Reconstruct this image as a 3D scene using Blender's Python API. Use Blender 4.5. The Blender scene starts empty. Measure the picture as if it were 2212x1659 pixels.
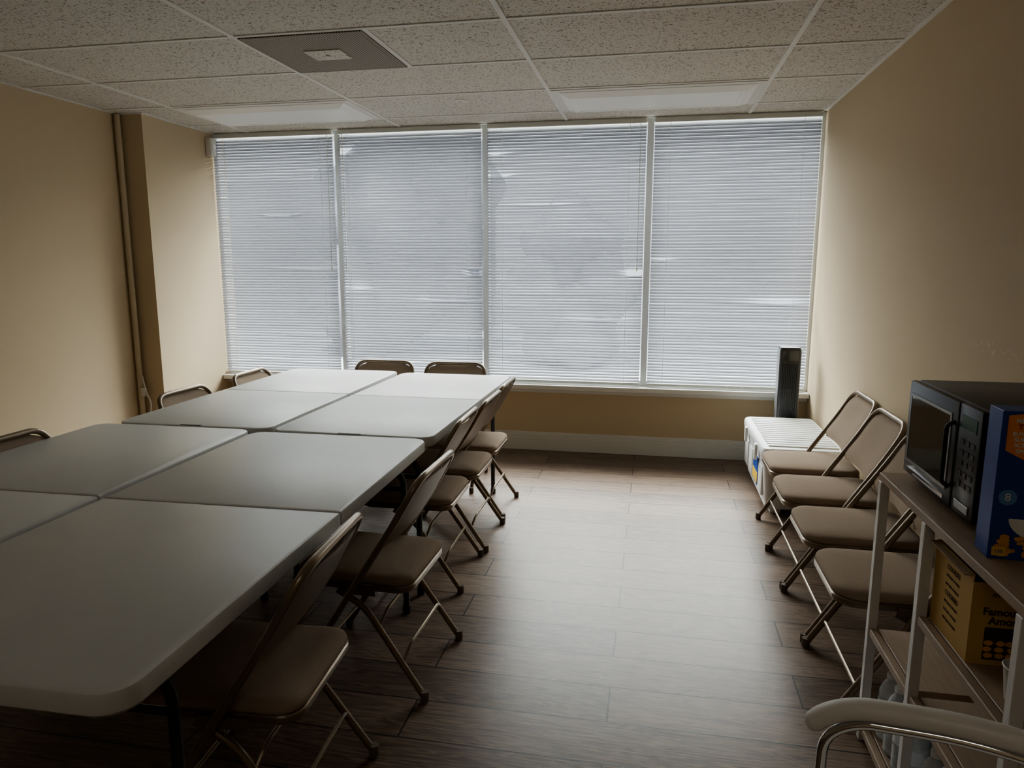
import bpy, bmesh, math, random
from mathutils import Vector, Matrix
random.seed(7)
sc=bpy.context.scene
COL=sc.collection
H=2.3816; D=5.196; XR=1.0726; XL=-3.57; XP=-3.384; YP=4.40; YB=-1.6
# ------------------------------------------------------------ materials
def newmat(name):
    m=bpy.data.materials.new(name); m.use_nodes=True
    nt=m.node_tree; b=nt.nodes["Principled BSDF"]
    return m,nt,b
def N(nt,t,**k):
    n=nt.nodes.new(t)
    for a,v in k.items(): setattr(n,a,v)
    return n
def rgba(c): return (c[0],c[1],c[2],1)
def mat(name,col,rough=.5,metal=0.,var=.08,scale=8.,bump=0.,bscale=200.,stretch=(1,1,1),spec=.5,trans=0.,coat=0.,emit=0.):
    m,nt,b=newmat(name)
    tc=N(nt,"ShaderNodeTexCoord"); mp=N(nt,"ShaderNodeMapping"); mp.inputs["Scale"].default_value=stretch
    nt.links.new(tc.outputs["Object"],mp.inputs[0])
    no=N(nt,"ShaderNodeTexNoise"); no.inputs["Scale"].default_value=scale; no.inputs["Detail"].default_value=4
    nt.links.new(mp.outputs[0],no.inputs["Vector"])
    mx=N(nt,"ShaderNodeMix",data_type='RGBA')
    mx.inputs["A"].default_value=rgba([c*(1-var) for c in col]); mx.inputs["B"].default_value=rgba([min(1,c*(1+var)) for c in col])
    nt.links.new(no.outputs["Fac"],mx.inputs["Factor"]); nt.links.new(mx.outputs["Result"],b.inputs["Base Color"])
    b.inputs["Roughness"].default_value=rough; b.inputs["Metallic"].default_value=metal
    b.inputs["Specular IOR Level"].default_value=spec
    b.inputs["Transmission Weight"].default_value=trans
    b.inputs["Coat Weight"].default_value=coat
    if emit>0:
        nt.links.new(mx.outputs["Result"],b.inputs["Emission Color"]); b.inputs["Emission Strength"].default_value=emit
    if bump>0:
        n2=N(nt,"ShaderNodeTexNoise"); n2.inputs["Scale"].default_value=bscale; n2.inputs["Detail"].default_value=3
        nt.links.new(mp.outputs[0],n2.inputs["Vector"])
        bp=N(nt,"ShaderNodeBump"); bp.inputs["Strength"].default_value=bump; bp.inputs["Distance"].default_value=.002
        nt.links.new(n2.outputs["Fac"],bp.inputs["Height"]); nt.links.new(bp.outputs[0],b.inputs["Normal"])
    return m
M={}
M['wall']=mat("wall_paint",(.65,.53,.365),.75,var=.04,scale=1.5,bump=.15,bscale=260,spec=.25)
# paint scuffs: small pale chips in one patch of the wall
def scuffs(m,centre,size):
    nt=m.node_tree; b=nt.nodes["Principled BSDF"]; src=b.inputs["Base Color"].links[0].from_socket
    tc=N(nt,"ShaderNodeTexCoord"); s=N(nt,"ShaderNodeVectorMath",operation='SUBTRACT'); s.inputs[1].default_value=centre
    nt.links.new(tc.outputs["Object"],s.inputs[0]); d=N(nt,"ShaderNodeVectorMath",operation='DIVIDE'); d.inputs[1].default_value=size; nt.links.new(s.outputs[0],d.inputs[0])
    l=N(nt,"ShaderNodeVectorMath",operation='LENGTH'); nt.links.new(d.outputs[0],l.inputs[0])
    lt=N(nt,"ShaderNodeMath",operation='LESS_THAN'); lt.inputs[1].default_value=1; nt.links.new(l.outputs["Value"],lt.inputs[0])
    n=N(nt,"ShaderNodeTexNoise"); n.inputs["Scale"].default_value=90; nt.links.new(tc.outputs["Object"],n.inputs["Vector"])
    g=N(nt,"ShaderNodeMath",operation='GREATER_THAN'); g.inputs[1].default_value=.63; nt.links.new(n.outputs["Fac"],g.inputs[0])
    mu=N(nt,"ShaderNodeMath",operation='MULTIPLY'); nt.links.new(lt.outputs[0],mu.inputs[0]); nt.links.new(g.outputs[0],mu.inputs[1])
    mx=N(nt,"ShaderNodeMix",data_type='RGBA'); nt.links.new(mu.outputs[0],mx.inputs["Factor"]); nt.links.new(src,mx.inputs["A"]); mx.inputs["B"].default_value=(.78,.72,.62,1)
    nt.links.new(mx.outputs["Result"],b.inputs["Base Color"])
scuffs(M['wall'],(XR,2.50,1.125),(.05,.20,.022))
M['trim']=mat("white_trim",(.76,.75,.71),.45,var=.03)
M['grid']=mat("ceiling_grid_paint",(.84,.83,.79),.5,var=.03)
M['frame']=mat("window_frame_paint",(.72,.73,.70),.4,var=.03)
M['table']=mat("table_plastic",(.55,.55,.53),.40,var=.06,scale=5,bump=.12,bscale=400)
M['tableleg']=mat("table_leg_steel",(.06,.065,.07),.4,metal=.6)
M['chairframe']=mat("chair_frame_steel",(.27,.215,.16),.30,metal=.6,var=.1)
M['fabric']=mat("seat_fabric",(.36,.28,.215),.95,var=.14,scale=260,bump=.5,bscale=700,spec=.15)
M['shell']=mat("chair_shell",(.23,.185,.14),.45,metal=.3)
M['rubber']=mat("rubber_foot",(.16,.13,.10),.8)
M['cooler']=mat("cooler_plastic",(.82,.83,.82),.4,var=.03,bump=.1)
M['black']=mat("black_plastic",(.018,.02,.022),.35,var=.2)
M['blackgloss']=mat("black_glass",(.035,.038,.04),.06,var=.1,spec=1.)
M['darkgrey']=mat("dark_grey_plastic",(.05,.052,.055),.4)
M['silver']=mat("silver_plastic",(.35,.36,.37),.35,metal=.5)
M['chrome']=mat("chrome",(.75,.76,.78),.08,metal=1.,var=.02)
M['whitevinyl']=mat("white_vinyl",(.80,.78,.74),.42,var=.04,bump=.1)
M['whitemetal']=mat("white_metal",(.74,.73,.71),.4,var=.03)
M['shelfwood']=mat("shelf_wood",(.38,.28,.20),.5,var=.22,scale=9,stretch=(14,1,4))
M['card']=mat("box_card",(.60,.40,.15),.65,var=.08)
M['cardplain']=mat("box_card_plain",(.42,.31,.19),.8)
M['brownink']=mat("brown_ink",(.06,.025,.012),.6)
M['blue']=mat("cereal_blue",(.025,.08,.36),.45)
M['orange']=mat("orange_print",(.95,.33,.05),.5)
M['lightblue']=mat("lightblue_print",(.14,.30,.62),.5)
M['whiteink']=mat("white_print",(.85,.85,.83),.5)
M['yellow']=mat("yellow_print",(.85,.55,.07),.5)
M['red']=mat("red_print",(.4,.02,.02),.5)
M['flake']=mat("corn_flake",(.75,.38,.08),.7,var=.3,scale=60)
M['green']=mat("display_green",(.02,.12,.07),.3)
M['cable']=mat("cable_white",(.7,.68,.62),.5)
M['pipe']=mat("pipe_paint",(.62,.53,.38),.5)
M['asphalt']=mat("parking_pavement",(.60,.60,.60),.9,var=.1,scale=2)
M['hedge']=mat("tree_leaves",(.20,.20,.22),.9,var=.3,scale=3)
M['stucco']=mat("stucco",(.26,.255,.26),.9)
M['bottlelabel']=mat("bottle_label",(.80,.84,.88),.5)
M['cap']=mat("bottle_cap",(.88,.89,.9),.4)
M['lens']=mat("light_diffuser",(.90,.90,.87),.35,var=.02,bump=.2,bscale=350,emit=.04)  # faint glow added to unlit panels, standing in for caught window light
m,nt,b=newmat("clear_plastic"); b.inputs["Transmission Weight"].default_value=.5; b.inputs["Roughness"].default_value=.12; b.inputs["IOR"].default_value=1.4
no=N(nt,"ShaderNodeTexNoise"); no.inputs["Scale"].default_value=20
mx=N(nt,"ShaderNodeMix",data_type='RGBA'); mx.inputs["A"].default_value=(.85,.9,.93,1); mx.inputs["B"].default_value=(.95,.97,1,1)
nt.links.new(no.outputs["Fac"],mx.inputs["Factor"]); nt.links.new(mx.outputs["Result"],b.inputs["Base Color"]); M['clear']=m
# blind slat
m,nt,b=newmat("blind_slat")
nt.nodes.remove(b); out=nt.nodes["Material Output"]
df=N(nt,"ShaderNodeBsdfDiffuse"); tr=N(nt,"ShaderNodeBsdfTranslucent"); ms=N(nt,"ShaderNodeMixShader"); ms.inputs[0].default_value=.20
no=N(nt,"ShaderNodeTexNoise"); no.inputs["Scale"].default_value=1.3; tc=N(nt,"ShaderNodeTexCoord"); nt.links.new(tc.outputs["Object"],no.inputs["Vector"])
mx=N(nt,"ShaderNodeMix",data_type='RGBA'); mx.inputs["A"].default_value=(.33,.335,.37,1); mx.inputs["B"].default_value=(.47,.475,.51,1)
nt.links.new(no.outputs["Fac"],mx.inputs["Factor"])
nt.links.new(mx.outputs["Result"],df.inputs[0]); nt.links.new(mx.outputs["Result"],tr.inputs[0])
nt.links.new(df.outputs[0],ms.inputs[1]); nt.links.new(tr.outputs[0],ms.inputs[2]); nt.links.new(ms.outputs[0],out.inputs[0]); M['slat']=m
# window glass
m,nt,b=newmat("window_glass"); nt.nodes.remove(b); out=nt.nodes["Material Output"]
tp=N(nt,"ShaderNodeBsdfTransparent"); gl=N(nt,"ShaderNodeBsdfGlossy"); gl.inputs["Roughness"].default_value=.02; ms=N(nt,"ShaderNodeMixShader"); ms.inputs[0].default_value=.05
tp.inputs[0].default_value=(.93,.96,.95,1)
nt.links.new(tp.outputs[0],ms.inputs[1]); nt.links.new(gl.outputs[0],ms.inputs[2]); nt.links.new(ms.outputs[0],out.inputs[0]); M['glass']=m
# ceiling tile with fissures
m,nt,b=newmat("acoustic_tile"); tc=N(nt,"ShaderNodeTexCoord")
n1=N(nt,"ShaderNodeTexNoise"); n1.inputs["Scale"].default_value=95; n1.inputs["Detail"].default_value=3; n1.inputs["Distortion"].default_value=1.0
nt.links.new(tc.outputs["Object"],n1.inputs["Vector"])
r=N(nt,"ShaderNodeValToRGB"); r.color_ramp.elements[0].position=.36; r.color_ramp.elements[0].color=(.34,.29,.245,1); r.color_ramp.elements[1].position=.44; r.color_ramp.elements[1].color=(.78,.75,.70,1)
nt.links.new(n1.outputs["Fac"],r.inputs[0]); nt.links.new(r.outputs[0],b.inputs["Base Color"]); b.inputs["Roughness"].default_value=.95; b.inputs["Specular IOR Level"].default_value=.1
bp=N(nt,"ShaderNodeBump"); bp.inputs["Strength"].default_value=.5; bp.inputs["Distance"].default_value=.004
nt.links.new(r.outputs[0],bp.inputs["Height"]); nt.links.new(bp.outputs[0],b.inputs["Normal"]); M['tile']=m
# perforated grille
m,nt,b=newmat("perforated_grille"); tc=N(nt,"ShaderNodeTexCoord")
w=N(nt,"ShaderNodeTexWave"); w.wave_type='BANDS'; w.bands_direction='Y'; w.inputs["Scale"].default_value=24; w2=N(nt,"ShaderNodeTexWave"); w2.bands_direction='X'; w2.inputs["Scale"].default_value=24
nt.links.new(tc.outputs["Object"],w.inputs[0]); nt.links.new(tc.outputs["Object"],w2.inputs[0])
ma=N(nt,"ShaderNodeMath",operation='MULTIPLY'); nt.links.new(w.outputs["Fac"],ma.inputs[0]); nt.links.new(w2.outputs["Fac"],ma.inputs[1])
r=N(nt,"ShaderNodeValToRGB"); r.color_ramp.elements[0].position=.22; r.color_ramp.elements[0].color=(.40,.35,.28,1); r.color_ramp.elements[1].position=.4; r.color_ramp.elements[1].color=(.035,.028,.022,1)
nt.links.new(ma.outputs[0],r.inputs[0]); nt.links.new(r.outputs[0],b.inputs["Base Color"]); b.inputs["Roughness"].default_value=.6; M['grille']=m
# laminate floor
m,nt,b=newmat("laminate_planks"); tc=N(nt,"ShaderNodeTexCoord"); mp=N(nt,"ShaderNodeMapping"); mp.inputs["Location"].default_value=(-.51,-3.5297,0)
nt.links.new(tc.outputs["Object"],mp.inputs[0])
br=N(nt,"ShaderNodeTexBrick"); br.offset=.5; br.offset_frequency=2; br.squash=1
br.inputs["Scale"].default_value=1; br.inputs["Brick Width"].default_value=1.22; br.inputs["Row Height"].default_value=.1894; br.inputs["Mortar Size"].default_value=.0028; br.inputs["Mortar Smooth"].default_value=.05
br.inputs["Color1"].default_value=(0,0,0,1); br.inputs["Color2"].default_value=(1,1,1,1); br.inputs["Mortar"].default_value=(.5,.5,.5,1)
nt.links.new(mp.outputs[0],br.inputs["Vector"])
sep=N(nt,"ShaderNodeSeparateColor"); nt.links.new(br.outputs["Color"],sep.inputs[0])
cmb=N(nt,"ShaderNodeCombineXYZ"); mm=N(nt,"ShaderNodeMath",operation='MULTIPLY'); mm.inputs[1].default_value=37.; nt.links.new(sep.outputs[0],mm.inputs[0]); nt.links.new(mm.outputs[0],cmb.inputs[2])
va=N(nt,"ShaderNodeVectorMath",operation='ADD'); nt.links.new(mp.outputs[0],va.inputs[0]); nt.links.new(cmb.outputs[0],va.inputs[1])
vs=N(nt,"ShaderNodeVectorMath",operation='MULTIPLY'); vs.inputs[1].default_value=(1.1,11,1); nt.links.new(va.outputs[0],vs.inputs[0])
g1=N(nt,"ShaderNodeTexNoise"); g1.inputs["Scale"].default_value=2.0; g1.inputs["Detail"].default_value=3; g1.inputs["Distortion"].default_value=.6; nt.links.new(vs.outputs[0],g1.inputs["Vector"])
ms_=N(nt,"ShaderNodeMath",operation='MULTIPLY'); ms_.inputs[1].default_value=60; nt.links.new(g1.outputs["Fac"],ms_.inputs[0])
sn=N(nt,"ShaderNodeMath",operation='SINE'); nt.links.new(ms_.outputs[0],sn.inputs[0])
vs2=N(nt,"ShaderNodeVectorMath",operation='MULTIPLY'); vs2.inputs[1].default_value=(3,90,1); nt.links.new(va.outputs[0],vs2.inputs[0])
g2=N(nt,"ShaderNodeTexNoise"); g2.inputs["Scale"].default_value=2; g2.inputs["Detail"].default_value=4; nt.links.new(vs2.outputs[0],g2.inputs["Vector"])
a1=N(nt,"ShaderNodeMath",operation='MULTIPLY_ADD'); a1.inputs[1].default_value=.12; a1.inputs[2].default_value=0; nt.links.new(sn.outputs[0],a1.inputs[0])
a2=N(nt,"ShaderNodeMath",operation='ADD'); nt.links.new(a1.outputs[0],a2.inputs[0]); nt.links.new(g2.outputs["Fac"],a2.inputs[1])
a3=N(nt,"ShaderNodeMath",operation='MULTIPLY_ADD'); a3.inputs[1].default_value=.28; nt.links.new(sep.outputs[0],a3.inputs[0]); nt.links.new(a2.outputs[0],a3.inputs[2])
r=N(nt,"ShaderNodeValToRGB"); r.color_ramp.elements[0].position=.35; r.color_ramp.elements[0].color=(.085,.056,.041,1); r.color_ramp.elements[1].position=.95; r.color_ramp.elements[1].color=(.27,.192,.14,1)
nt.links.new(a3.outputs[0],r.inputs[0])
mx=N(nt,"ShaderNodeMix",data_type='RGBA'); nt.links.new(br.outputs["Fac"],mx.inputs["Factor"]); nt.links.new(r.outputs[0],mx.inputs["A"]); mx.inputs["B"].default_value=(.015,.01,.008,1)
nt.links.new(mx.outputs["Result"],b.inputs["Base Color"]); b.inputs["Roughness"].default_value=.37; b.inputs["Specular IOR Level"].default_value=.38
bp=N(nt,"ShaderNodeBump"); bp.inputs["Strength"].default_value=.10; bp.inputs["Distance"].default_value=.002; nt.links.new(a2.outputs[0],bp.inputs["Height"]); nt.links.new(bp.outputs[0],b.inputs["Normal"])
M['floor']=m

# ------------------------------------------------------------ mesh helpers
def B(): return bmesh.new()
def box(bm,x0,x1,y0,y1,z0,z1,bev=0.,seg=2):
    r=bmesh.ops.create_cube(bm,size=1)
    vs=r['verts']
    for v in vs: v.co=Vector(((x0+x1)/2+v.co.x*(x1-x0),(y0+y1)/2+v.co.y*(y1-y0),(z0+z1)/2+v.co.z*(z1-z0)))
    if bev>0:
        es=list({e for v in vs for e in v.link_edges})
        bmesh.ops.bevel(bm,geom=es,offset=bev,segments=seg,affect='EDGES',profile=.5)
    return bm
def outline(x0,x1,y0,y1,rad,seg=8):
    if not isinstance(rad,(list,tuple)): rad=[rad]*4
    pts=[]
    cs=[(x1,y1,0,0),(x0,y1,90,1),(x0,y0,180,2),(x1,y0,270,3)]
    for cx,cy,a0,i in cs:
        rr=max(rad[i],1e-4); ox=cx-rr if cx==x1 else cx+rr; oy=cy-rr if cy==y1 else cy+rr
        for k in range(seg+1):
            a=math.radians(a0+90*k/seg); pts.append((ox+rr*math.cos(a),oy+rr*math.sin(a)))
    return pts
def slab(bm,rect,rad,rings,seg=8):
    x0,x1,y0,y1=rect
    if not isinstance(rad,(list,tuple)): rad=[rad]*4
    prev=None; first=None
    for ins,z in rings:
        o=outline(x0+ins,x1-ins,y0+ins,y1-ins,[max(r-ins,.0005) for r in rad],seg)
        vs=[bm.verts.new((p[0],p[1],z)) for p in o]
        if prev:
            n=len(vs)
            for i in range(n): bm.faces.new((prev[i],prev[(i+1)%n],vs[(i+1)%n],vs[i]))
        else: first=vs
        prev=vs
    bm.faces.new(prev); bm.faces.new(list(reversed(first)))
    return bm
def fillet(pts,r,n=6):
    P=[Vector(p) for p in pts]; out=[P[0]]
    rr=r if isinstance(r,(list,tuple)) else [r]*len(P)
    for i in range(1,len(P)-1):
        a=P[i-1]-P[i]; b=P[i+1]-P[i]; ra=min(rr[i],a.length*.49,b.length*.49)
        if ra<1e-5: out.append(P[i]); continue
        s=P[i]+a.normalized()*ra; e=P[i]+b.normalized()*ra
        for k in range(n+1):
            t=k/n; out.append(s*(1-t)**2+P[i]*2*t*(1-t)+e*t*t)
    out.append(P[-1]); return out
def tube(bm,pts,r,seg=10,sx=1.,sy=1.):
    P=[Vector(p) for p in pts]; n=len(P); up=None; prev=None; first=None
    for i in range(n):
        t=(P[min(i+1,n-1)]-P[max(i-1,0)]).normalized()
        if up is None:
            ref=Vector((0,0,1)) if abs(t.z)<.9 else Vector((0,1,0))
            up=(ref-t*ref.dot(t)).normalized()
        else: up=(up-t*up.dot(t)).normalized()
        sd=t.cross(up); rr=r[i] if isinstance(r,list) else r
        vs=[bm.verts.new(P[i]+up*math.cos(a)*rr*sy+sd*math.sin(a)*rr*sx) for a in [2*math.pi*k/seg for k in range(seg)]]
        if prev:
            for k in range(seg): bm.faces.new((prev[k],prev[(k+1)%seg],vs[(k+1)%seg],vs[k]))
        else: first=vs
        prev=vs
    bm.faces.new(prev); bm.faces.new(list(reversed(first)))
    return bm
def lathe(bm,prof,cx=0,cy=0,seg=20):
    prev=None; first=None
    for r,z in prof:
        vs=[bm.verts.new((cx+r*math.cos(2*math.pi*k/seg),cy+r*math.sin(2*math.pi*k/seg),z)) for k in range(seg)]
        if prev:
            for k in range(seg): bm.faces.new((prev[k],prev[(k+1)%seg],vs[(k+1)%seg],vs[k]))
        else: first=vs
        prev=vs
    bm.faces.new(prev); bm.faces.new(list(reversed(first)))
    return bm
def mesh(name,bm,m,smooth=False,ang=40):
    bmesh.ops.recalc_face_normals(bm,faces=bm.faces)
    me=bpy.data.meshes.new(name); 
    if smooth:
        for f in bm.faces: f.smooth=True
        for e in bm.edges:
            if len(e.link_faces)==2 and e.calc_face_angle(0)>math.radians(ang): e.smooth=False
    bm.to_mesh(me); bm.free()
    for x in (m if isinstance(m,list) else [m]): me.materials.append(x)
    return me
def struct(name,bm,m,label=None,smooth=False):
    o=bpy.data.objects.new(name,mesh(name,bm,m,smooth)); COL.objects.link(o); o["kind"]="structure"
    if label: o["label"]=label
    return o
def thing(name,label,cat,loc=(0,0,0),rz=0.,group=None):
    o=bpy.data.objects.new(name,None); o.empty_display_size=.05; o.location=loc; o.rotation_euler=(0,0,rz)
    COL.objects.link(o); o["label"]=label; o["category"]=cat
    if group: o["group"]=group
    return o
def part(par,name,bm,m,smooth=True,label=None,ang=40):
    o=bpy.data.objects.new(name,mesh(name,bm,m,smooth,ang)); COL.objects.link(o); o.parent=par
    if label: o["label"]=label
    return o
def dup(src,loc,rz=0.,label=None):
    def cp(o,par):
        c=o.copy(); COL.objects.link(c)
        if par is not None: c.parent=par
        for ch in list(o.children): cp(ch,c)
        return c
    t=cp(src,None); t.location=loc; t.rotation_euler=(0,0,rz)
    if label: t["label"]=label
    return t
def text(par,name,body,size,face,pos,m,align='CENTER',label=None,rot=0.,ext=.0003,bold=0.):
    cu=bpy.data.curves.new(name,'FONT'); cu.body=body; cu.size=size; cu.align_x=align; cu.align_y='CENTER'; cu.extrude=ext; cu.offset=bold
    cu.space_line=.9
    t=bpy.data.objects.new("tmp",cu); COL.objects.link(t)
    dg=bpy.context.evaluated_depsgraph_get(); dg.update()
    me=bpy.data.meshes.new_from_object(t.evaluated_get(dg)); me.name=name
    bpy.data.objects.remove(t)
    me.materials.clear(); me.materials.append(m)
    X={'-x':Vector((0,-1,0)),'-y':Vector((1,0,0))}[face]; Y=Vector((0,0,1)); Z=X.cross(Y)
    if rot: 
        X2=X*math.cos(rot)+Y*math.sin(rot); Y2=-X*math.sin(rot)+Y*math.cos(rot); X,Y=X2,Y2
    mt=Matrix((X,Y,Z)).transposed().to_4x4(); mt.translation=Vector(pos)
    me.transform(mt)
    o=bpy.data.objects.new(name,me); COL.objects.link(o); o.parent=par
    if label: o["label"]=label
    return o

# ------------------------------------------------------------ room
struct("floor",box(B(),XL-.1,XR+.1,YB-.1,D+.15,-.1,0),M['floor'],"brown wood-look laminate plank floor")
struct("ceiling",box(B(),XL-.1,XR+.1,YB-.1,D+.15,H,H+.08),M['tile'],"white acoustic ceiling tiles")
struct("wall_right",box(B(),XR,XR+.1,YB-.1,D+.15,0,H),M['wall'],"beige painted wall")
struct("wall_left",box(B(),XL-.1,XL,YB-.1,D+.15,0,H),M['wall'],"beige painted wall")
struct("wall_pillar",box(B(),XL,XP,YP,D+.15,0,H),M['wall'],"beige boxed-out wall corner")
struct("wall_back",box(B(),XL,XR,YB-.1,YB,0,H),M['wall'],"beige painted wall")
struct("wall_far",box(B(),XP,XR,D,D+.14,0,.475),M['wall'],"beige wall below the window")
def bb(name,fn):
    bm=B()
    for o,z0,z1 in [(.016,0,.095),(.012,.095,.12),(.007,.12,.14)]: fn(bm,o,z0,z1)
    struct(name,bm,M['trim'],"white stepped baseboard")
bb("baseboard_far",lambda bm,o,a,b_:box(bm,XP,XR,D-o,D,a,b_,.002,1))
bb("baseboard_right",lambda bm,o,a,b_:box(bm,XR-o,XR,YB,D-.016,a,b_,.002,1))
bb("baseboard_left",lambda bm,o,a,b_:box(bm,XL,XL+o,YB,YP,a,b_,.002,1))
bb("baseboard_pillar",lambda bm,o,a,b_:box(bm,XP,XP+o,YP,D-.016,a,b_,.002,1))
bm=B(); X0=-1.853; Y0=3.043; S=1.219; T=.6096; hw=.012
for k in range(-1,3): box(bm,X0+S*k-hw,X0+S*k+hw,YB,D,H-.006,H+.001,.0015,1)
for j in range(-7,4): box(bm,XL,XR,Y0+T*j-hw,Y0+T*j+hw,H-.005,H+.001,.0015,1)
box(bm,X0+.61-hw,X0+.61+hw,Y0,Y0+T,H-.0055,H+.001)
box(bm,XL,XL+.02,YB,YP,H-.006,H); box(bm,XR-.02,XR,YB,D,H-.006,H); box(bm,XP,XR,D-.02,D,H-.006,H); box(bm,XP,XP+.02,YP,D-.02,H-.006,H); box(bm,XL,XP+.02,YP-.02,YP,H-.006,H)
struct("trim_1",bm,M['grid'],"white metal suspended ceiling grid")
bm=B(); box(bm,XP,XR-.001,D-.085,D+.10,.478,.512,.004,2); box(bm,XP,XR-.001,D-.02,D-.001,.445,.478,.003,1)
struct("trim_2",bm,M['trim'],"white window sill ledge")
edges=[XP,-2.365,-1.225,-.055,XR]
for i in range(4):
    a,b_=edges[i],edges[i+1]; bm=B(); y0,y1=D+.012,D+.075
    box(bm,a,a+.022,y0,y1,.513,H); box(bm,b_-.022,b_,y0,y1,.513,H)
    box(bm,a+.022,b_-.022,y0,y1,.513,.55); box(bm,a+.022,b_-.022,y0,y1,H-.03,H)
    n0=len(bm.faces); bm.faces.ensure_lookup_table()
    box(bm,a+.022,b_-.022,D+.04,D+.046,.55,H-.03); bm.faces.ensure_lookup_table()
    for f in bm.faces[n0:]: f.material_index=1
    struct("window_%d"%(i+1),bm,[M['frame'],M['glass']],"white framed window pane")
# outdoors
struct("ground",box(B(),-30,30,D+.6,40,-.35,-.3),M['asphalt'],"pale pavement outside")
struct("trim_3",box(B(),XL-.3,XR+.3,D+.16,D+.60,H+.02,H+.2),M['stucco'],"added unseen overhang dimming the upper slats")  # unseen overhang, put in to darken the upper blind slats
struct("trim_4",box(B(),-11,-4.2,17,19,-.3,3.4),M['stucco'],"grey building outside")
def tree(loc,blobs,top):
    t=thing("tree","dark leafy tree standing outside the window","tree",loc)
    part(t,"trunk",tube(B(),[(0,0,0),(.02,0,top*.4),(0,0,top)],[.10,.08,.04],8),M['hedge'])
    bm=B()
    for x,y,z,r_ in blobs:
        q=bmesh.ops.create_icosphere(bm,subdivisions=4,radius=r_)
        ph=[random.uniform(0,6) for _ in range(3)]
        for v in q['verts']:
            d=v.co.normalized()
            k=1+.10*math.sin(5*d.x+ph[0])+.10*math.sin(6*d.z+ph[1])+.06*math.sin(11*d.y+9*d.x+ph[2])+random.uniform(-.03,.03)
            v.co=v.co*k+Vector((x,y,z))
    part(t,"foliage",bm,M['hedge'])
tree((-1.40,12,-.3),[(0,0,2.0,.75),(.35,.1,1.2,.75),(-.35,0,1.1,.8),(.1,0,.6,.8)],1.5)
tree((-4.7,13,-.3),[(0,0,2.9,1.2),(.9,.1,3.1,.9),(-1,0,2.6,.9),(.3,0,1.7,1.2),(-.6,0,.9,1.2)],2.2)

# ------------------------------------------------------------ blinds
brng=[(XP+.008,-2.388),(-2.345,-1.247),(-1.203,-.083),(-.028,XR-.03)]
defects=[(0,-2.85,.16,1.77,-.9,.006),(1,-2.30,.08,2.22,-1.0,.008),(2,-1.12,.13,2.02,-.9,.01),(2,-1.14,.10,2.17,-.8,.006),(1,-1.30,.07,1.33,-1.1,.012),(2,-.14,.09,1.33,-1.0,.01),
 (0,-2.6,.35,1.36,-.35,.006),(1,-1.5,.35,1.12,-.4,.008),(2,-.8,.3,1.80,-.3,.005),(3,.85,.25,1.14,-.45,.006),(2,-.4,.3,1.0,-.3,.006),(3,.05,.10,1.42,-.5,.008),(1,-2.2,.12,1.22,-.6,.006)]
pitch=.0212; sd=.0250
for bi,(xa,xb) in enumerate(brng):
    yb=D-.018
    t=thing("window_blind",["white mini blind with many closed slats","white mini blind with a few bent slats beside the mullion","white mini blind with several bent and lifted slats","white mini blind hanging above the tower fan"][bi],"window blind",((xa+xb)/2,yb,H-.01),group="mini blinds across the window")
    w=(xb-xa)/2; ztop=-.045; zb=.525-(H-.01)
    part(t,"headrail",box(B(),-w,w,-.014,.014,-.03,0,.002,1),M['frame'],False)
    bm=B(); n=int((ztop-zb-.02)/pitch)
    for s in range(n):
        z=ztop-pitch*(s+.5)*( (ztop-zb-.02)/(n*pitch)); zw=z+H-.01
        nx=28; rowp=None
        TILT=-math.radians(56-20*(s/n)**1.6)
        jit=random.uniform(-.05,.05); ph=random.uniform(0,6); am=random.uniform(0,.0014)
        for q in range(nx+1):
            x=-w+2*w*q/nx; xw=x+(xa+xb)/2; tilt=TILT+jit; dz=am*math.sin(ph+3*x/w)
            for (db,dx,hw_,dzz,dt,dp) in defects:
                if db==bi and abs(zw-dzz)<.045:
                    g=math.exp(-((xw-dx)/hw_)**2*1.5)
                    if abs(zw-dzz)<.012: tilt-=dt*g; dz-=dp*g
                    else: tilt-=dt*.25*g
            c,s_=math.cos(tilt),math.sin(tilt); row=[]
            for u in (-1,-.33,.33,1):
                crown=.0018*(1-u*u)
                row.append(bm.verts.new((x,u*sd/2*c + crown*s_, -u*sd/2*s_+crown*c+z+dz)))
            if rowp:
                for k in range(3): bm.faces.new((rowp[k],rowp[k+1],row[k+1],row[k]))
            rowp=row
    part(t,"slats",bm,M['slat'],True)
    part(t,"bottom_rail",box(B(),-w,w,-.012,.012,zb,zb+.016,.003,1),M['frame'],False)
    for cxp in (-w*.80,w*.80) if bi!=1 else (-w*.86,w*.8):
        bm=B(); tube(bm,[(cxp,-.0145,zb+.01),(cxp,-.0145,-.02)],.0013,5); part(t,"ladder_cord",bm,M['frame'])
    if bi<3:
        bm=B(); xx=w*.93 if bi==0 else -w*.92 if bi==1 else w*.93
        tube(bm,[(xx,-.022,-.02),(xx,-.024,-1.0)],.0022,6); c_=part(t,"pull_cord",bm,M['frame'])
        part(c_,"cord_tassel",lathe(B(),[(.003,-1.03),(.005,-1.02),(.004,-1.0005)],xx,-.024,8),M['frame'])

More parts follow.
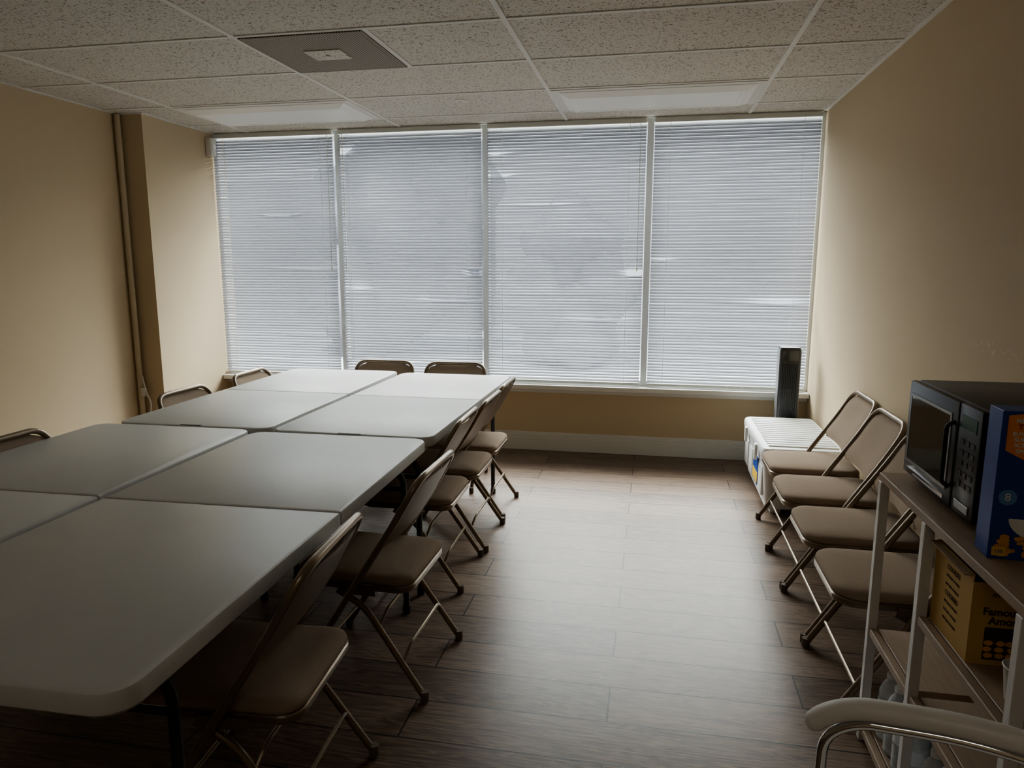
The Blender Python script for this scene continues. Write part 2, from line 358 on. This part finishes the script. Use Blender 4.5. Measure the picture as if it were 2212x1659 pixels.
# ------------------------------------------------------------ ceiling fittings
def troffer(loc,label):
    t=thing("ceiling_light",label,"light fixture",loc,group="ceiling troffer lights")
    a,b_=S/2-.014,T/2-.014
    bm=B(); slab(bm,(-a,a,-b_,b_),.002,[(0,-.004),(0,-.009),(.035,-.009)],2); part(t,"housing",bm,M['grid'],False)
    bm=B(); slab(bm,(-a+.045,a-.045,-b_+.045,b_-.045),.004,[(0,-.0092),(.0,-.013),(.05,-.036),(.075,-.036),(.08,-.033)],3); part(t,"diffuser",bm,M['lens'],False)
    return t
troffer((X0+S*1.5,Y0+T*2.5,H),"rectangular ceiling light with pale diffuser near the window")
troffer((X0-S*.5,Y0+T*2.5,H),"rectangular ceiling light with pale diffuser near the pillar")
t=thing("air_vent","square perforated return air vent with a pale centre plate","air vent",(X0+.305,Y0+T/2,H))
bm=B(); slab(bm,(-.292,.292,-.292,.292),.002,[(0,-.001),(0,-.010),(.02,-.010),(.022,-.0085)],1)
part(t,"frame",bm,M['grille'],False)
part(t,"grille",box(B(),-.27,.27,-.27,.27,-.0095,-.0086),M['grille'],False)
bm=B(); slab(bm,(-.09,.09,-.075,.075),.004,[(0,-.0096),(.0,-.014)],2); cpp=part(t,"centre_plate",bm,M['tile'],False)
part(cpp,"screw",lathe(B(),[(.012,-.0141),(.008,-.019)],0,0,12),M['silver'])
t=thing("sprinkler_cover","small round flush ceiling sprinkler cover","sprinkler",(-1.20,4.45,H))
part(t,"plate",lathe(B(),[(.03,-.009),(.042,-.006),(.044,.002)],seg=24),M['grid']); part(t,"cap",lathe(B(),[(.012,-.014),(.016,-.009)],seg=16),M['trim'])

# ------------------------------------------------------------ left wall items
t=thing("conduit_pipe","slim beige painted conduit running up the wall corner","pipe",(XL+.028,YP-.035,0))
part(t,"pipe",tube(B(),[(0,0,.0),(0,0,H-.008)],.019,14),M['pipe'])
for z in (2.2,1.2,.3):
    bm=B(); lathe(bm,[(.0205,z),(.0215,z+.003),(.0215,z+.022),(.0205,z+.025)],seg=14); part(t,"clamp",bm,M['pipe'])
t=thing("power_cable","white looped cable with a plug hanging by the pipe","cable",(XL+.06,YP-.05,0))
bm=B(); tube(bm,fillet([(0,0,.62),(.02,0,.50),(.06,0,.42),(.03,-.01,.30),(.05,0,.005)],.08,6),.005,8); part(t,"cord",bm,M['cable'])
bm=B(); box(bm,-.015,.02,-.012,.012,.47,.53,.004,2); part(t,"plug",bm,M['cable'])
t=thing("motion_sensor","small white motion sensor mounted beside the blinds","sensor",(XP,5.12,2.27))
bm=B(); slab(bm,(.0,.05,-.035,.035),.008,[(.004,-.065),(0,-.055),(0,.055),(.004,.065)],4); part(t,"housing",bm,M['trim'])
bm=B(); box(bm,.046,.056,-.018,.018,-.02,.02,.003,2); part(t,"lens",bm,M['lens'])

# ------------------------------------------------------------ tables
def table(loc,rz,w,L,label,fold,legs):
    t=thing("folding_table",label,"table",loc,rz,group="white folding tables pushed together")
    zt=.70; r=.062; f=fold
    prof=[(.006,zt-.045),(0,zt-.038),(0,zt-.008),(.003,zt-.002),(.009,zt)]
    hw=w/2
    bm=B(); slab(bm,(-hw,hw,0,f-.0015),[.004,.004,r,r],prof,8); part(t,"tabletop_panel",bm,M['table'])
    bm=B(); slab(bm,(-hw,hw,f+.0015,L),[r,r,.004,.004],prof,8); part(t,"tabletop_panel",bm,M['table'])
    for s in (-1,1):
        bm=B(); box(bm,s*(hw-.06)-.012,s*(hw-.06)+.012,.12,L-.12,zt-.068,zt-.0455); part(t,"side_rail",bm,M['tableleg'],False)
    for y in legs:
        a=hw-.07
        bm=B(); tube(bm,fillet([(-a,y,.012),(-a,y,zt-.12),(-a+.08,y,zt-.082),(a-.08,y,zt-.082),(a,y,zt-.12),(a,y,.012)],.05),.0125,10)
        lf=part(t,"leg_frame",bm,M['tableleg'])
        part(lf,"cross_bar",tube(B(),[(-a,y,.52),(a,y,.52)],.009,8),M['tableleg'])
        yy=y+(.22 if y<L/2 else -.22)
        part(lf,"brace",tube(B(),[(0,y,.52),(0,yy,zt-.05)],.008,8),M['tableleg'])
        for s in (-a,a): part(lf,"foot_cap",lathe(B(),[(.016,0),(.017,.03)],s,y,10),M['tableleg'])
    bm=B(); box(bm,-.05,.05,.004,.012,zt-.001,zt+.0008); part(t,"latch",bm,M['darkgrey'],False)
    return t
table((-1.215,.905,0),math.radians(1.3),.762,1.77,"white plastic folding table with a scuffed rounded corner",.895,(.22,1.65))
table((-1.997,.925,0),math.radians(1.0),.74,1.765,"white plastic folding table pushed beside a matching table",.87,(.22,1.64))
table((-1.224,2.695,0),math.radians(-.2),.715,1.65,"white plastic folding table by the window on the aisle side",.84,(.035,1.42))
table((-1.972,2.71,0),math.radians(.6),.74,1.68,"white plastic folding table by the window and the pillar",.85,(.08,1.47))

# ------------------------------------------------------------ folding chairs
def chair_src(loc,rz,label,group):
    t=thing("folding_chair",label,"chair",loc,rz,group=group)
    F_=M['chairframe']; yw=.211
    def xt(z):
        pts=[(0,0),(.40,.245),(.60,.375),(.74,.452)]
        for (z0,x0),(z1,x1) in zip(pts,pts[1:]):
            if z<=z1: return x0+(x1-x0)*(z-z0)/(z1-z0)
        return x1
    bm=B()
    path=[(xt(.02),-yw,.02),(xt(.4),-yw,.4),(xt(.6),-yw+.004,.6),(xt(.74),-yw+.012,.74),(xt(.74),yw-.012,.74),(xt(.6),yw-.004,.6),(xt(.4),yw,.4),(xt(.02),yw,.02)]
    tube(bm,fillet(path,[0,.1,.1,.075,.075,.1,.1,0],8),.0115,10); part(t,"back_frame",bm,F_)
    bm=B(); tube(bm,[(xt(.11),-yw,.11),(xt(.11),yw,.11)],.006,8); part(t,"front_brace",bm,F_)
    yr=.189
    for s in (-1,1):
        bm=B(); tube(bm,fillet([(.165,s*yr,.352),(.26,s*yr,.30),(.452,s*(yr+.008),.02)],.05),.0105,10); part(t,"rear_leg",bm,F_)
    for z,xx in ((.12,.3835),(.235,.3045)):
        bm=B(); tube(bm,fillet([(xx,-yr,z),(xx+.012,-yr+.04,z+.045),(xx+.012,yr-.04,z+.045),(xx,yr,z)],.05,6),.0055,8); part(t,"rear_brace",bm,F_)
    for x,y in ((.008,-yw),(.008,yw),(.458,-yr-.008),(.458,yr+.008)):
        bm=B(); lathe(bm,[(.0135,.001),(.0145,.01),(.0135,.035)],x,y,12); part(t,"foot_cap",bm,M['rubber'])
    for s in (-1,1):
        bm=B(); box(bm,.17,.30,s*.2-.0012,s*.2+.0012,.345,.375,.001,1); part(t,"hinge",bm,F_,False)
    bm=B(); slab(bm,(-.005,.415,-.188,.188),[.055,.075,.075,.055],[(.02,.352),(.003,.356),(0,.362),(0,.374),(.004,.378)],8); part(t,"seat_pan",bm,M['chairframe'])
    bm=B(); slab(bm,(-.003,.413,-.186,.186),[.055,.075,.075,.055],[(.004,.3782),(0,.383),(0,.392),(.003,.399),(.012,.405),(.03,.409),(.07,.412),(.12,.4135)],8); part(t,"seat_cushion",bm,M['fabric'],ang=80)
    def panel(front):
        bm=B(); z0,z1=.50,.729; nu,nv=16,12; R_=.065; W=.1965; g=[[],[]]
        for j in range(nv+1):
            z=z0+(z1-z0)*j/nv; d=min(z-z0,z1-z); rr=R_ if (z>(z0+z1)/2) else .035
            w=W if d>=rr else W-rr+math.sqrt(max(0,rr*rr-(rr-d)**2)); 
            for side in (0,1):
                row=[]
                for i in range(nu+1):
                    u=-1+2*i/nu; y=u*w
                    bow=.022*(1-(y/W)**2)
                    e=(1-abs(u)**6)*(1-abs(2*j/nv-1)**6)
                    th=(-.013 if side==0 else -.001)*e if front else (-.0005 if side==0 else .005)*e
                    row.append(bm.verts.new((xt(z)+bow+th+(0 if front else .0015),y,z)))
                g[side].append(row)
        for side in (0,1):
            for j in range(nv):
                for i in range(nu): bm.faces.new((g[side][j][i],g[side][j][i+1],g[side][j+1][i+1],g[side][j+1][i]))
        bmesh.ops.remove_doubles(bm,verts=bm.verts,dist=.0004)
        return bm
    part(t,"backrest_cushion",panel(True),M['fabric'],ang=70); part(t,"backrest_shell",panel(False),M['shell'],ang=70)
    return t
rad=math.radians
GA="brown folding chairs along the tables"; GB="taupe folding chairs along the wall"
c1=chair_src((-1.19,1.505,0),rad(4),"brown metal folding chair with fabric seat tucked under table",GA)
for x,y,r_ in [(-1.14,2.215,-1),(-1.235,2.965,1),(-1.225,3.42,0),(-1.235,3.875,0)]: dup(c1,(x,y,0),rad(r_))
for x,y,r_ in [(-1.965,3.93,181),(-1.965,3.27,179),(-1.965,2.20,180)]: dup(c1,(x,y,0),rad(r_),"brown metal folding chair tucked in between the tables and wall")
for x,y,r_ in [(-1.77,4.085,90),(-1.275,4.085,90)]: dup(c1,(x,y,0),rad(r_),"brown metal folding chair at the window end of the tables")
for x,y,r_ in [(.60,3.752,0),(.585,3.298,0),(.585,2.844,0),(.585,2.390,0)]:
    c=dup(c1,(x,y,0),rad(r_),"taupe padded metal folding chair standing against the beige wall"); c["group"]=GB

# ------------------------------------------------------------ cooler
t=thing("cooler","large white ribbed ice chest beside the folding chairs","cooler",(.84,4.445,0))
x0,x1,y0,y1=-.215,.215,-.44,.42
bm=B(); slab(bm,(x0,x1,y0,y1),.05,[(.05,.03),(.03,.04),(.022,.09),(.012,.22),(.004,.315),(.0,.33)],6)
body=part(t,"body",bm,M['cooler'])
for yy in (-.30,-.1,.1,.30):
    bm=B(); box(bm,x0+.004,x0+.02,yy-.07,yy+.07,.10,.27,.006,2); part(body,"side_panel",bm,M['cooler'])
bm=B(); slab(bm,(x0-.008,x1,y0-.008,y1+.008),.05,[(.004,.334),(0,.34),(0,.375),(.008,.388),(.02,.392)],6); 
lid=part(t,"lid",bm,M['cooler'])
k=y0+.05
while k<y1-.04:
    bm=B(); box(bm,x0+.03,x1-.03,k,k+.03,.390,.400,.004,2); part(lid,"rib",bm,M['cooler']); k+=.052
for yy in (-.22,.22):
    bm=B(); box(bm,x0-.022,x0-.006,yy-.022,yy+.022,.27,.365,.005,2); part(t,"latch",bm,M['cooler'])
for sx in (x0+.09,x1-.09):
    for sy in (y0+.1,y1-.1):
        bm=B(); box(bm,sx-.03,sx+.03,sy-.03,sy+.03,0,.031,.005,2); part(t,"foot",bm,M['cooler'])
bm=B(); box(bm,x0+.001,x0+.0035,-.24,-.05,.12,.28); 
l=part(t,"sticker",bm,M['blue'],False,"blue and yellow product sticker")
bm=B(); box(bm,x0-.0005,x0+.0009,-.235,-.055,.13,.19); part(l,"sticker_panel",bm,M['yellow'],False)

# ------------------------------------------------------------ tower fan
t=thing("tower_fan","slim dark grey tower fan behind the cooler","fan",(.90,4.985,0))
part(t,"base",lathe(B(),[(.095,0),(.10,.006),(.095,.016),(.045,.03),(.03,.05)],seg=28),M['black'])
bm=B(); slab(bm,(-.066,.066,-.06,.06),[.03,.03,.012,.012],[(.006,.05),(0,.06),(0,.835),(.006,.848),(.02,.853)],6); part(t,"body",bm,M['darkgrey'])
bm=B()
for i in range(9):
    x=-.045+i*.01125; box(bm,x-.002,x+.002,-.067,-.0605,.12,.74)
for z in (.12,.27,.42,.57,.735): box(bm,-.05,.05,-.068,-.0605,z,z+.005)
part(t,"grille",bm,M['black'],False)
bm=B(); box(bm,-.05,.05,-.064,-.0605,.76,.83,.001,1); part(t,"control_panel",bm,M['blackgloss'],False)
for q in ((-.0685,-.0662),(.0662,.0685)):
    bm=B(); slab(bm,(q[0],q[1],-.05,.045),.001,[(0,.08),(0,.83)],2); part(t,"side_trim",bm,M['silver'],False)

# ------------------------------------------------------------ shelf rack
RX0,RX1=.64,1.045; RY0,RY1=1.20,2.10
t=thing("storage_rack","white metal rack with wood-look shelves against the wall","shelf",(0,0,0))
p=.012
for x in (RX0+p,RX1-p):
    for y in (RY1-p,1.755,1.30):
        bm=B(); box(bm,x-p,x+p,y-p,y+p,0.0,.797,.002,1); part(t,"post",bm,M['whitemetal'],False)
bm=B(); box(bm,RX0,RX1,RY0,RY1,.798,.82,.002,1); part(t,"shelf_board",bm,M['shelfwood'],False)
for z,ya,yb_ in ((.57,1.317,1.742),(.36,1.767,2.075),(.36,1.317,1.742),(.05,1.767,2.075),(.05,1.317,1.742)):
    bm=B(); box(bm,RX0+.026,RX1-.026,ya,yb_,z-.018,z,.002,1); part(t,"shelf_board",bm,M['shelfwood'],False)
    for q0,q1 in ((RX0+.003,RX0+.024),(RX1-.024,RX1-.003)):
        bm=B(); box(bm,q0,q1,ya+.001,yb_-.001,z-.022,z,.002,1); part(t,"shelf_rail",bm,M['shelfwood'],False)

# ------------------------------------------------------------ microwave
t=thing("microwave","black countertop microwave oven on top of the rack","microwave",(.70,1.845,.82))
W=.345; hl=.215; z0=.018; z1=.272
part(t,"body",box(B(),.006,W,-hl,hl,z0,z1,.006,2),M['darkgrey'])
for x in (.04,W-.04):
    for y in (-hl+.05,hl-.05): part(t,"foot",lathe(B(),[(.012,0),(.014,z0+.001)],x,y,12),M['black'])
dr=part(t,"door",box(B(),-.014,.005,-.10,hl,z0+.004,z1-.002,.004,2),M['black'])
part(dr,"door_window",box(B(),-.0155,-.0142,-.065,hl-.028,z0+.045,z1-.04,.0005,1),M['blackgloss'],False)
bm=B()
for a in ((-.072,hl-.02,z1-.04,z1-.033),(-.072,hl-.02,z0+.038,z0+.045),(-.072,-.065,z0+.045,z1-.04),(hl-.027,hl-.02,z0+.045,z1-.04)): box(bm,-.0165,-.0142,a[0],a[1],a[2],a[3])
part(dr,"window_trim",bm,M['silver'],False)
bm=B(); tube(bm,fillet([(-.014,-.085,z0+.05),(-.030,-.085,z0+.06),(-.030,-.085,z1-.06),(-.014,-.085,z1-.05)],.015),.005,10); part(dr,"handle",bm,M['black'])
cp=part(t,"control_panel",box(B(),-.012,.005,-hl,-.103,z0+.004,z1-.002,.003,2),M['black'])
part(cp,"display",box(B(),-.0135,-.0122,-hl+.018,-.12,z1-.055,z1-.025),M['green'],False)
for r_ in range(5):
    for c_ in range(3):
        bm=B(); box(bm,-.0135,-.0122,-hl+.02+c_*.027,-hl+.038+c_*.027,z1-.09-r_*.024,z1-.078-r_*.024); part(cp,"button",bm,M['darkgrey'],False)
part(cp,"start_button",box(B(),-.0145,-.0122,-hl+.02,-.122,z0+.016,z0+.034,.001,1),M['silver'],False)
bm=B(); box(bm,-.0155,-.0142,-.06,hl-.03,z0+.012,z0+.022); part(dr,"chrome_strip",bm,M['chrome'],False)

# ------------------------------------------------------------ cereal box
t=thing("cereal_box","blue cereal carton with orange badge standing on the rack","cereal box",(.668,1.50,.82),rad(-3))
cw=.205
part(t,"carton",box(B(),0,cw,0,.065,0,.30,.0015,1),M['blue'],False)
def plate(par,name,pts,m,y=-.0012,th=.0009,label=None):
    bm=B(); f=[bm.verts.new((x,y,z)) for x,z in pts]; g=[bm.verts.new((x,y+th,z)) for x,z in pts]; n=len(pts)
    bm.faces.new(f); bm.faces.new(list(reversed(g)))
    for i in range(n): bm.faces.new((f[i],f[(i+1)%n],g[(i+1)%n],g[i]))
    return part(par,name,bm,m,False,label)
bd=plate(t,"badge",[(.010,.291),(.010,.222),(.047,.203),(.084,.222),(.084,.291),(.047,.297)],M['orange'],label="orange school sports badge")
for i,(s,z,sz,mm_) in enumerate([("MISSION",.281,.0125,'whiteink'),("TIGER",.269,.0145,'red'),("BUY A BOX",.255,.0108,'whiteink'),("SUPPORT",.244,.0115,'whiteink'),("SCHOOL",.233,.0115,'whiteink'),("SPORTS",.221,.0115,'whiteink')]):
    text(bd,"lettering",s,sz,'-y',(.047,-.0016,z),M[mm_],bold=.0003)
text(t,"lettering","FROSTED",.042,'-y',(.050,-.0008,.176),M['whiteink'],'LEFT',bold=.001,rot=.06)
text(t,"lettering","FLAKES",.046,'-y',(.056,-.0008,.142),M['whiteink'],'LEFT',bold=.001,rot=.06)
bd=plate(t,"roundel",[(.024+.016*math.cos(a),.128+.016*math.sin(a)) for a in [i*math.pi/14 for i in range(28)]],M['lightblue'],y=-.001)
text(bd,"lettering","8",.022,'-y',(.024,-.0014,.128),M['whiteink'])
plate(t,"bowl_print",[(.12+.09*math.cos(a),.085+.05*math.sin(a)) for a in [math.pi+i*math.pi/20 for i in range(21)]],M['whiteink'],y=-.001,th=.0008)
bm=B()
for i in range(90):
    x=random.uniform(.012,.195); z=random.uniform(.01,.05); r_=random.uniform(.005,.010); ph=random.random()*6
    vs=[bm.verts.new((x+r_*math.cos(a+ph)*random.uniform(.7,1.1),-.0012-i*.00001,z+.7*r_*math.sin(a+ph))) for a in [k*math.pi/4 for k in range(8)]]; bm.faces.new(vs)
o=part(t,"flake_print",bm,M['flake'],False); o["kind"]="stuff"
n_=plate(t,"nutrition_tag",[(.006,.008),(.03,.008),(.03,.026),(.006,.026)],M['yellow'],y=-.0024,th=.0003)
text(n_,"lettering","120",.010,'-y',(.018,-.0027,.017),M['blue'])

# ------------------------------------------------------------ cookie box
t=thing("cookie_box","open yellow cardboard cookie box on the middle shelf","cardboard box",(.668,1.54,.57))
bw,bd_,bh=.13,.198,.196
bm=B(); th=.003
box(bm,0,bw,0,th,0,bh-.015); box(bm,0,bw,bd_-th,bd_,0,bh); box(bm,0,th,th,bd_-th,0,bh); box(bm,bw-th,bw,th,bd_-th,0,bh); box(bm,th,bw-th,th,bd_-th,0,th)
bx_=part(t,"carton",bm,M['card'],False)
bm=B(); box(bm,-.018,.0,.004,bd_-.004,bh-.004,bh-.001); part(t,"flap",bm,M['cardplain'],False)
text(t,"lettering","Famous",.0225,'-y',(.058,-.0006,.118),M['brownink'],bold=.0007)
text(t,"lettering","Amos",.0225,'-y',(.062,-.0006,.098),M['brownink'],bold=.0007)
text(t,"lettering","BITE SIZE",.011,'-y',(.060,-.0006,.155),M['brownink'])
bg=plate(t,"bag_print",[(.03,.012),(.092,.012),(.092,.084),(.03,.084)],M['brownink'],y=-.0012)
for i in range(9):
    x=.04+(i%3)*.021+random.uniform(-.003,.003); z=.022+(i//3)*.014
    plate(bg,"cookie_print",[(x+.009*math.cos(a),z+.006*math.sin(a)) for a in [k*math.pi/6 for k in range(12)]],M['flake'],y=-.0017-i*.00005,th=.0003)
for i in range(7):
    text(t,"lettering","COOKIES" if i in(0,3) else "BITE SIZE COOKIES",.016 if i in (0,3) else .008,'-x',(-.0006,.095,.16-.02*i),M['brownink'])

# ------------------------------------------------------------ foam cup
t=thing("foam_cup","white foam cup on the middle shelf","cup",(.715,1.41,.57))
part(t,"cup",lathe(B(),[(.026,0),(.027,.004),(.034,.068),(.036,.07),(.034,.072),(.030,.068),(.024,.01)],seg=24),M['whitevinyl'])

# ------------------------------------------------------------ water bottles
def bottle(loc):
    t=thing("water_bottle","clear plastic water bottle with pale label on bottom shelf","bottle",loc,group="water bottles on the bottom shelf")
    prof=[(.022,0),(.029,.004),(.031,.012)]
    z=.016
    while z<.075: prof+= [(.031,z),(.0285,z+.004),(.031,z+.008)]; z+=.0105
    prof+=[(.031,.125),(.0285,.13),(.031,.134),(.030,.150),(.022,.170),(.0135,.182),(.0125,.188)]
    part(t,"body",lathe(B(),prof,seg=20),M['clear'],ang=80)
    part(t,"bottle_label",lathe(B(),[(.0312,.084),(.0314,.085),(.0314,.122),(.0312,.123)],seg=20),M['bottlelabel'])
    part(t,"cap",lathe(B(),[(.0145,.1885),(.0145,.201),(.0135,.203)],seg=16),M['cap'])
    return t
b0=None
for cx_ in range(3):
    for y in [2.03,1.962,1.894,1.826,1.70,1.632,1.564,1.496,1.428,1.36]:
        p_=(.70+cx_*.072,y+.004*((cx_*7)%3-1),.0505)
        if b0 is None: b0=bottle(p_)
        else: dup(b0,p_,random.random()*6)

# ------------------------------------------------------------ white chair
t=thing("white_chair","white padded chair with arched chrome back frame","chair",(.452,.92,0),math.atan2(-.16,.42))
hw=.225
arch=fillet([(-hw,0,.60),(-hw-.005,0,.745),(-hw+.05,0,.788),(0,0,.816),(hw-.05,0,.788),(hw+.005,0,.745),(hw,0,.60)],[0,.06,.08,.2,.08,.06,0],8)
bm=B(); pad=[q for q in arch if q.z>.735]; rr=[.0145]*len(pad); rr[0]=.010; rr[-1]=.010
tube(bm,pad,rr,14,1.15,1.); part(t,"top_cushion",bm,M['whitevinyl'])
inner=[(-hw+.004,0,.03),(-hw+.02,0,.732),(-hw+.06,0,.767),(0,0,.794),(hw-.06,0,.767),(hw-.02,0,.732),(hw-.004,0,.03)]
bm=B(); tube(bm,fillet(inner,[0,.06,.06,.2,.06,.06,0],8),.0075,12); part(t,"back_frame",bm,M['chrome'])
bm=B(); slab(bm,(-.215,.215,-.43,.02),.06,[(.02,.40),(0,.41),(0,.43),(.01,.445),(.05,.452)],8); part(t,"seat",bm,M['whitevinyl'])
for s in (-1,1):
    bm=B(); tube(bm,fillet([(s*.20,-.02,.395),(s*.20,-.39,.395),(s*.205,-.41,.012)],.04),.0095,10); part(t,"front_leg",bm,M['chrome'])
    part(t,"foot_cap",lathe(B(),[(.014,0),(.014,.03)],s*.205,-.41,10),M['black']); part(t,"foot_cap",lathe(B(),[(.014,0),(.014,.032)],s*(hw-.004),0,10),M['black'])

# ------------------------------------------------------------ light
w=bpy.data.worlds.new("sky"); sc.world=w; w.use_nodes=True; nt=w.node_tree; bg=nt.nodes["Background"]
tc=N(nt,"ShaderNodeTexCoord"); sp=N(nt,"ShaderNodeSeparateXYZ"); nt.links.new(tc.outputs["Generated"],sp.inputs[0])
rp=N(nt,"ShaderNodeValToRGB"); rp.color_ramp.elements[0].position=.0; rp.color_ramp.elements[0].color=(.95,.97,1,1); rp.color_ramp.elements[1].position=.5; rp.color_ramp.elements[1].color=(.62,.76,1,1)
nt.links.new(sp.outputs[2],rp.inputs[0]); nt.links.new(rp.outputs[0],bg.inputs[0]); bg.inputs[1].default_value=1.5
L=bpy.data.lights.new("sky_light",'AREA'); L.shape='RECTANGLE'; L.size=10; L.size_y=5; L.energy=31*math.pi*50; L.color=(1,.985,.96)
o=bpy.data.objects.new("sky_light",L); COL.objects.link(o); o.location=(-1.2,9.5,5.5)
o.rotation_euler=(Vector((-1.2,9.5,5.5))-Vector((-1.2,5.2,1.5))).to_track_quat('Z','Y').to_euler()
L=bpy.data.lights.new("sun",'SUN'); L.energy=6; L.angle=.01; o=bpy.data.objects.new("sun",L); COL.objects.link(o); o.rotation_euler=(rad(30),0,0)
L=bpy.data.lights.new("added_fill_light",'AREA'); L.shape='RECTANGLE'; L.size=1.1; L.size_y=.55; L.energy=5; L.color=(1,.94,.84)  # fill added behind the camera to lift near objects, no fitting there
o=bpy.data.objects.new("added_fill_light",L); COL.objects.link(o); o.location=(-.6,-.7,H-.012)
try:
    sc.view_settings.look='AgX - Medium High Contrast'
except Exception as e: print(e)
# ------------------------------------------------------------ camera
f,p_,yaw,h=1538.8,.1686,.1950,1.4004
F=Vector((-math.sin(yaw)*math.cos(p_),math.cos(yaw)*math.cos(p_),-math.sin(p_))); R=Vector((math.cos(yaw),math.sin(yaw),0)); U=R.cross(F)
cam=bpy.data.cameras.new("camera"); cam.sensor_width=36; cam.lens=f*36/2212; cam.clip_start=.02
co=bpy.data.objects.new("camera",cam); COL.objects.link(co)
mt=Matrix((R,U,-F)).transposed().to_4x4(); mt.translation=Vector((0,0,h)); co.matrix_world=mt
sc.camera=co
